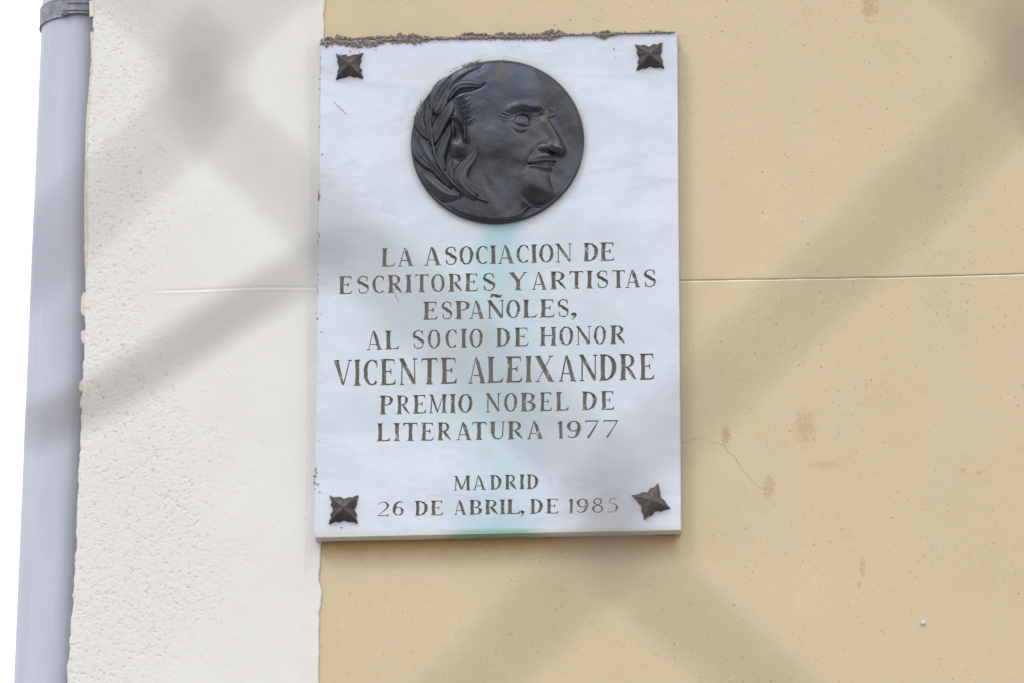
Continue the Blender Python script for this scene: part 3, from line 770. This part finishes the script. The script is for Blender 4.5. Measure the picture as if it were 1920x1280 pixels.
face = [(560, 50), (800, 60), (905, 100), (975, 165), (1012, 250), (1025, 330), (1030, 385), (1062, 425), (1072, 455), (1058, 490), (1070, 515), (1102, 555), (1132, 605), (1160, 655), (1184, 700), (1186, 735), (1160, 764), (1112, 768), (1092, 780), (1104, 800), (1100, 816), (1084, 832), (1088, 856), (1074, 872), (1070, 905), (1076, 945), (1092, 985), (1094, 1035), (1060, 1076), (1010, 1096), (950, 1104), (900, 1150), (870, 1230), (780, 1330), (560, 1330), (400, 1260), (320, 1060), (290, 860), (300, 700), (290, 450), (340, 260), (440, 130)]
fp = smooth_poly(face, 1); d, _ = seg_d(fp, True); ins_ = inside(fp)
di = np.where(ins_, d, 0)
sst = lambda v_: np.clip(v_, 0, 1)**2*(3-2*np.clip(v_, 0, 1))
fore = sst((CY-180)/330); low = sst((CY-560)/300)*sst((960-CX)/260)
H = H + (2.8+3.2*fore)*(1-.8*low)*mm*(1-np.exp(-di/(28+45*(1-fore)))) + 7.5*mm*(1-np.exp(-di/170))*(1-.25*low)
# skull, temple, cheek, jaw masses
ball(720, 230, 260, 170, 4*mm); ball(600, 480, 110, 120, -2.0*mm); ball(800, 670, 170, 120, 2.2*mm, 20); ball(700, 850, 150, 130, -1.2*mm)
ball(900, 300, 130, 90, 2.0*mm); ball(1000, 960, 120, 100, 3.0*mm)
# brow and eye
ball(900, 492, 92, 46, -4.6*mm, -6, 2.6); ball(992, 470, 40, 46, -4.2*mm); ball(1045, 455, 24, 40, -1.4*mm)
line([(770, 458), (810, 424), (880, 406), (945, 418), (1000, 408), (1016, 416)], 24, 3.6*mm)
for k in range(9): line([(785+k*24, 446-k*3), (812+k*24, 408-k*1.0)], 5, -.7*mm)
line([(930, 448), (970, 450), (1005, 432)], 13, -2.2*mm)
ball(884, 512, 52, 42, 5.2*mm, 4, 5.0)
line([(808, 520), (836, 486), (882, 464), (926, 476), (944, 514)], 8, 2.6*mm); line([(824, 502), (850, 483), (886, 475), (918, 486), (932, 512)], 5, -3.6*mm); line([(828, 470), (880, 446), (930, 456), (958, 496)], 8, -1.3*mm)
line([(818, 520), (856, 546), (906, 557), (940, 540)], 6, 1.5*mm)
iris = [(892+29*math.cos(R(a)), 513+29*math.sin(R(a))) for a in range(0, 361, 30)]
line(iris, 4, -.9*mm, False); ball(892, 513, 24, 24, -.8*mm, 0, 4)
ball(934, 514, 9, 24, -2.2*mm)
ball(868, 585, 64, 26, 1.1*mm, 6); line([(806, 570), (842, 606), (886, 612), (922, 585)], 11, -1.6*mm)
for a, b in (((708, 492), (795, 505)), ((712, 515), (800, 518)), ((722, 535), (805, 528)), ((735, 470), (790, 488)), ((760, 452), (800, 470))): line([a, ((a[0]+b[0])/2, (a[1]+b[1])/2+5), b], 6, -1.1*mm)
# far eye
for k in range(3): line([(1068+k*16, 412+k*4), (1082+k*14, 440), (1074+k*14, 470)], 5, 1.3*mm)
line([(1050, 490), (1075, 484), (1100, 462)], 7, 1.6*mm)
# nose
line([(1056, 505), (1085, 560), (1118, 640), (1142, 705)], 38, 3.4*mm, False); ball(1142, 724, 42, 34, 3.2*mm); ball(1040, 708, 40, 30, 3.4*mm)
line([(985, 722), (992, 694), (1024, 672), (1062, 672)], 9, -1.5*mm); line([(992, 730), (1030, 738), (1060, 730), (1080, 746), (1130, 764)], 10, -3.4*mm)
ball(1078, 742, 26, 12, -4*mm, 20); line([(1078, 700), (1092, 728)], 9, -1.6*mm)
ball(1010, 600, 70, 70, -1.4*mm); line([(1020, 520), (1030, 590), (1040, 640)], 28, -1.4*mm)
line([(985, 700), (945, 748), (918, 800), (900, 862)], 14, -.9*mm); line([(950, 700), (915, 760), (880, 830)], 26, .9*mm)
# moustache, lips, chin
line([(935, 806), (985, 782), (1040, 764), (1098, 786)], 20, 1.5*mm)
for k in range(8): line([(950+k*18, 808-k*3), (962+k*18, 780-k*1.5)], 4.5, -.8*mm)
line([(922, 826), (975, 822), (1015, 812), (1050, 806), (1100, 800)], 7, -3.0*mm, False); line([(985, 830), (1040, 818), (1085, 822)], 8, -2.6*mm)
line([(945, 838), (1000, 848), (1045, 852), (1080, 848)], 10, 2.4*mm); line([(1000, 872), (1040, 886), (1075, 890)], 34, -2.0*mm); line([(930, 850), (945, 870)], 10, -1.2*mm)
ball(990, 990, 115, 92, 2.4*mm, 0, 2.4); line([(880, 1035), (905, 1068), (950, 1096), (1020, 1106), (1070, 1090)], 17, -2.8*mm)
line([(850, 900), (858, 950), (866, 1000)], 22, -.6*mm)
line([(610, 880), (640, 960), (680, 1040)], 24, -1.6*mm); line([(700, 980), (705, 1060), (715, 1120)], 16, -.9*mm)
line([(860, 1168), (900, 1130), (945, 1100)], 6, 1.3*mm)
# temple hair
for k in range(17):
    y = 338+k*12.5; x = 400+k*3.2+6*math.sin(k*2.1)
    line([(x, y+12), (x+50, y+3), (x+98+10*math.sin(k*1.3), y-20)], 4.4, -1.7*mm); line([(x, y+18), (x+50, y+9), (x+92, y-13)], 4.4, 1.0*mm)
# ear
ball(430, 600, 75, 130, 3*mm, -12)
line([(392, 492), (425, 490), (468, 535), (486, 590), (482, 645)], 15, 5.4*mm, False); line([(392, 500), (398, 560), (400, 640)], 12, 3*mm)
ball(440, 590, 26, 50, -4.2*mm, -12); ball(418, 630, 22, 30, -3.6*mm); ball(432, 702, 44, 50, 3.6*mm, 0, 2); ball(445, 765, 40, 22, -5*mm); line([(495, 600), (500, 680), (490, 760)], 14, -2.6*mm)
# hollow behind the leaves
line([(375, 345), (440, 292), (520, 292), (600, 262)], 14, -2.5*mm)
ball(250, 600, 120, 330, -1.5*mm)
H = H*1.0
rad = np.hypot(UU, WW)/MR
H = H*np.clip((1-rad)/.035, 0, 1)**.5 + .0010*(vnoise(CX/60, CY/60, 71)-.5) + .00025*(vnoise(CX/21, CY/21, 72)-.5)
H = np.maximum(H, -.002)
# map square grid onto the disc
sq = np.maximum(np.abs(UU), np.abs(WW))/MR
keep = rad <= 1.0
ids = -np.ones(CX.shape, int); ids[keep] = np.arange(keep.sum())
V = np.stack([med_c.x+UU[keep], (med_c.y-H[keep]), med_c.z+WW[keep]], -1)
q = np.stack([ids[:-1, :-1], ids[1:, :-1], ids[1:, 1:], ids[:-1, 1:]], -1).reshape(-1, 4)
q = q[(q >= 0).all(axis=1)]
fix_s = obj('portrait_relief', V, q, BRONZE, med, smooth=True)
# rim and edge of the disc
V = []; Fs = []; nr = 160
prof = [(.985, -.0006), (.995, -.0012), (1.008, -.0004), (1.012, .0015), (1.012, .0062)]
for k in range(nr):
    a = 2*math.pi*k/nr
    for r_, y in prof: V.append((med_c.x+MR*r_*math.cos(a), med_c.y+y, med_c.z+MR*r_*math.sin(a)))
m_ = len(prof)
for k in range(nr):
    for j in range(m_-1): Fs.append((k*m_+j, ((k+1) % nr)*m_+j, ((k+1) % nr)*m_+j+1, k*m_+j+1))
fix_normals(obj('disc_rim', V, Fs, BRONZE, med, smooth=True))

def catmull(P, n):
    P = [Vector(p) for p in P]; out_ = []
    Q = [P[0]*2-P[1]]+P+[P[-1]*2-P[-2]]
    for k in range(n+1):
        t = k/n*(len(P)-1); i = min(int(t), len(P)-2); f_ = t-i
        a, b, c, d = Q[i], Q[i+1], Q[i+2], Q[i+3]
        out_.append(.5*((2*b)+(c-a)*f_+(2*a-5*b+4*c-d)*f_*f_+(3*b-a-3*c+d)*f_**3))
    return out_
def leaf(pts, width, lift=3.0, curl=0.0, tilt=0.0):
    C = catmull([(*p, 0) for p in pts], 18); V = []; Fs = []; nc = 10
    for i, c in enumerate(C):
        s = i/18
        t = (C[min(i+1, 18)]-C[max(i-1, 0)]).normalized(); nx, ny = -t.y, t.x
        w = width/2*(math.sin(math.pi*min(1, s*.93+.07)**.85))**.8 if s < 1 else 0.01
        w = max(w, .6)
        for j in range(nc+1):
            b = j/nc*2-1
            x, y = c.x+nx*b*w, c.y+ny*b*w
            gx, gz = mc(x, y)
            gi = int(np.clip((gx/MR+1)/2*(NG-1), 0, NG-1)); gj = int(np.clip((gz/MR+1)/2*(NG-1), 0, NG-1))
            under = min(H[gi, gj], .010)*.55
            arch = (1-abs(b)**1.6)*.0030*(w/40) + .0011*math.exp(-(b/.16)**2) - .0011*math.exp(-((abs(b)-.33)/.16)**2)
            vein = .00035*math.sin(s*60+abs(b)*9)*(1-abs(b))
            h = under + lift*.8*mm + arch + vein + tilt*mm*b*(w/40) + curl*mm*s*s
            V.append((med_c.x+gx, med_c.y-h, med_c.z+gz))
    for i in range(18):
        for j in range(nc):
            a = i*(nc+1)+j; Fs.append((a, a+nc+1, a+nc+2, a+1))
    # skirt to the disc so that the leaf has body
    top = len(V); bnd = [i*(nc+1) for i in range(19)]+[18*(nc+1)+j for j in range(1, nc+1)]+[i*(nc+1)+nc for i in range(17, -1, -1)]+[j for j in range(nc-1, 0, -1)]
    for k in bnd: x, y, z = V[k]; V.append((x, min(y+.0045+lift*.4*mm, med_c.y+.003), z))
    n_ = len(bnd)
    for k in range(n_): Fs.append((bnd[k], bnd[(k+1) % n_], top+(k+1) % n_, top+k))
    return fix_normals(obj('laurel_leaf', V, Fs, BRONZE, med, smooth=True))
LV = [([(365, 290), (400, 215), (480, 160), (560, 130), (608, 96)], 84, 2.0, 0, -1),
      ([(262, 440), (262, 340), (300, 255), (345, 205), (372, 178)], 86, 2.4, 0, 1.5),
      ([(268, 445), (310, 390), (340, 310), (362, 215)], 66, 4.2, 0, 1),
      ([(360, 352), (388, 292), (440, 250), (520, 248), (580, 258), (630, 236)], 62, 5.5, 2, 2.2),
      ([(238, 615), (190, 560), (158, 490), (172, 425), (205, 370)], 74, 2.0, 0, -1.2),
      ([(252, 650), (232, 580), (222, 500), (236, 440), (250, 405)], 46, 4.4, 0, 1),
      ([(248, 655), (282, 560), (330, 470), (370, 410), (394, 352)], 104, 5.2, 1.5, 2.5),
      ([(300, 850), (205, 770), (140, 690), (128, 570)], 84, 2.2, 0, -1.5),
      ([(392, 968), (300, 850), (230, 760), (190, 680), (150, 590)], 88, 3.6, 0, 1.5),
      ([(330, 868), (290, 770), (312, 670), (352, 600), (384, 528)], 98, 5.6, 1.5, 2.2),
      ([(452, 1034), (350, 1020), (260, 950), (210, 900), (178, 852)], 104, 3.0, 0, 1.5),
      ([(560, 1050), (480, 990), (438, 910), (470, 830), (530, 770), (568, 688)], 108, 6.0, 3, 3.0),
      ([(410, 960), (380, 900), (372, 830), (395, 780)], 66, 3.2, 0, -1)]
for a in LV: leaf(*a)
sp_ = catmull([(*p, 0) for p in [(248, 560), (252, 650), (285, 780), (350, 890), (440, 985), (540, 1040), (640, 1082)]], 30)
P = []
for c in sp_:
    gx, gz = mc(c.x, c.y); P.append((med_c.x+gx, med_c.y-.0075, med_c.z+gz))
v, f = tube(P, [.0012+.0009*math.sin(i/30*3) for i in range(31)], 8); obj('laurel_stem', v, f, BRONZE, med, smooth=True)

# --- mortar left along the slab's edges, crumbs on the bronze
def crumbs(name, spec, Yr, sz, parent=plaque, label=None, mat=MORTAR):
    L_ = []
    for x, y in spec:
        Y = random.uniform(*Yr); L_.append(lump(at(x, y, Y), random.uniform(*sz)*PXM, 1.0, 1, .45))
    v, f = merge(L_); o = obj(name, v, f, mat, parent); o['kind'] = 'stuff'
    if label: o['label'] = label
    return o
hp = [(600, 2, 10), (612, 6, 14), (630, 10, 8), (650, 7, 16), (668, 3, 16), (690, 7, 18), (702, 7, 20), (720, 9, 8), (760, 10, 10), (775, 8, 13), (800, 7, 10), (808, 3, 4), (835, 4, 6), (850, 3, 6), (870, 8, 6), (900, 9, 6), (915, 6, 7), (930, 8, 7), (945, 7, 8), (965, 7, 9), (985, 5, 9), (1005, 4, 10), (1022, 8, 11), (1035, 11, 12), (1050, 9, 6), (1062, 4, 2), (1085, 2, 2), (1112, 3, 2), (1122, 6, 8), (1135, 8, 12), (1148, 6, 5), (1160, 3, 1), (1180, 3, 1), (1200, 4, 2), (1225, 5, 3), (1242, 3, 1), (1262, 3, 1)]
hx = [q[0] for q in hp]; sp_top = []
while len(sp_top) < 2600:
    x = random.uniform(601, 1266); u_h = np.interp(x, hx, [q[1] for q in hp]); dn_ = np.interp(x, hx, [q[2] for q in hp])
    if random.random() > ((u_h+dn_)/22)**2: continue
    y0 = 77+(x-602)*(61-77)/667.5
    j = .50+.7*vnoise(np.array([x*.12]), np.array([1.]), 81)[0]
    t = random.random()
    y = y0-u_h*j+(u_h+dn_*.85*j)*t
    sp_top.append((x, y))
crumbs('mortar_crust', sp_top, (YF-.0016, YF+.004), (.8, 2.1), label='rough grey brown mortar left along the top edge')
gx_ = np.arange(601, 1266, .8); V = []; Fs = []; nt = 9
uh = np.interp(gx_, hx, [q[1] for q in hp])*.85; dh = np.interp(gx_, hx, [q[2] for q in hp])
jj = .45+.7*vnoise(gx_*.12, gx_*0+1, 81)+.45*(vnoise(gx_*.5, gx_*0+4, 82)-.5)
for i, x in enumerate(gx_):
    y0 = 77+(x-602)*(61-77)/667.5; t0, t1 = y0-uh[i]*jj[i], y0+dh[i]*.75*jj[i]*(.6+.8*vnoise(np.array([x*.5]), np.array([2.]), 83)[0])
    for k in range(nt):
        t = k/(nt-1); bul = .0030*math.sin(math.pi*min(1, t*1.0))**.6*(.5+vnoise(np.array([x*.9]), np.array([t*6]), 84)[0])
        yp = YF-bul+(.006*(1-t)*1.5 if t < .4 else 0) if 0 < k < nt-1 else (-.001 if k == 0 else YF+.0005)
        V.append(at(x, t0+(t1-t0)*t, yp))
for i in range(len(gx_)-1):
    for k in range(nt-1): Fs.append((i*nt+k, (i+1)*nt+k, (i+1)*nt+k+1, i*nt+k+1))
obj('mortar_bed', V, Fs, MORTAR, plaque)
sp_l = [(602+random.gauss(0, 1.0), y+random.gauss(0, 5)) for y, k in ((115, 6), (135, 4), (160, 3), (365, 16), (372, 14), (240, 2), (440, 6), (455, 5), (520, 2), (545, 3), (590, 3)) for _ in range(k)]
sp_l = [(x+(602-589.5)*(77-y)/930, y) for x, y in sp_l]
sp_l += [(592+random.gauss(0, 1.4), random.gauss(885, 9)) for _ in range(30)]+[(591+random.gauss(0, 1), random.gauss(905, 5)) for _ in range(12)]+[(600+random.uniform(-2, 4), random.uniform(120, 950)) for _ in range(24)]
crumbs('mortar_crumbs', sp_l, (YF-.001, YF+.004), (.7, 1.8))
def onm(x, y): return (740+x/3.658, 90+y/3.658)
dc = [onm(530+t*1.0+random.gauss(0, 8), 112-t*.35+random.gauss(0, 7)) for t in [random.uniform(-55, 50) for _ in range(230)]]+[onm(random.gauss(176, 8)-(y_-402)*.3, y_) for y_ in [random.gauss(402, 26) for _ in range(90)]]+[onm(random.gauss(765, 9), random.gauss(100, 9)) for _ in range(12)]
dc += [onm(703+594*math.cos(R(a)), 641-569*math.sin(R(a))) for a in [random.uniform(108, 168) for _ in range(26)]]+[onm(*p) for p in ((710, 155), (750, 155), (822, 150), (340, 100), (262, 268))]
crumbs('dirt_crumbs', dc, (YF-.0085, YF-.0065), (.5, 1.3), parent=med)
crumbs('dirt_crumbs', [(623, 88), (705, 94), (674, 98), (640, 102), (657, 97), (649, 104), (1151, 92), (1154, 108), (972, 86), (780, 84), (640, 988), (900, 1014), (1086, 1014)], (YF-.001, YF), (.8, 1.6))
ribbon([(625, 190), (634, 200), (650, 215)], .0012, YF-.0004, plaque, 'scratch')
ribbon([(738, 541), (742, 556), (748, 568)], .0010, YF-.0004, plaque, 'scratch')

# ------------------------------------------------------------------ chain-link fence close to the camera
YFN = CAM.y+.46
a_, e_, d__ = at(343, 145, YFN), at(1890, 105, YFN), at(1170, 965, YFN)
HP = (e_.x-a_.x)/2; VP = (a_.z+e_.z)/2-d__.z           # half pitch across, pitch between rows
x00, z00 = (a_.x+(d__.x-HP))/2, (a_.z+e_.z)/2
fence = empty('chain_link_fence', (x00, YFN, 0), 'grey chain link wire fence, blurred close in front of the camera', 'fence')
WR = .00088
def wire_pts(i, rows):
    """wire between node columns i and i+1; bends and hooks at each node"""
    P = []
    for j in rows:
        onleft = (i+j) % 2 == 0
        xn = x00+(i if onleft else i+1)*HP; zn = z00-j*VP
        s = -1 if onleft else 1                          # apex points this way, past the node
        k = .0010*s; hv = .0042
        for dz, dx, dy in ((hv*1.0, -.0021*s, -1), (hv*.5, -.0002*s, -.8), (0, k, 0), (-hv*.5, -.0002*s, .8), (-hv*1.0, -.0021*s, 1)):
            P.append((xn+dx+k, YFN+dy*WR*1.05*s, zn+dz))
    return P
rows = range(-8, 20)
for i in range(-14, 15):
    v, f = tube(wire_pts(i, rows), WR, 8); obj('wire', v, f, WIRE, fence, smooth=True)
YT = YFN+.26                                            # the loose wire springs out of the mesh towards the house
P = [at(50, 802, YT+.01), at(100, 785, YT), at(250, 705, YT), at(430, 590, YT), at(560, 515, YT-.02), at(640, 470, YFN+.07), at(670, 470, YFN+.02), at(672, 485, YFN+.0025)]
v, f = tube([tuple(q) for q in catmull(P, 60)], .00135, 8); o = obj('loose_wire', v, f, WIRE, fence, smooth=True)
xl, xr = x00-14*HP-.01, x00+15*HP+.01; zt_, zb_ = z00+8*VP+.004, z00-19*VP-.004
for x in (xl-.02, xr+.02):
    v, f = tube([(x, YFN, 0), (x, YFN, zt_+.08)], .021, 20); obj('post', v, f, CLAMP, fence, smooth=False)
for z in (zt_, zb_):
    v, f = tube([(xl-.02, YFN, z), (xr+.02, YFN, z)], .0025, 8); obj('straining_wire', v, f, WIRE, fence)
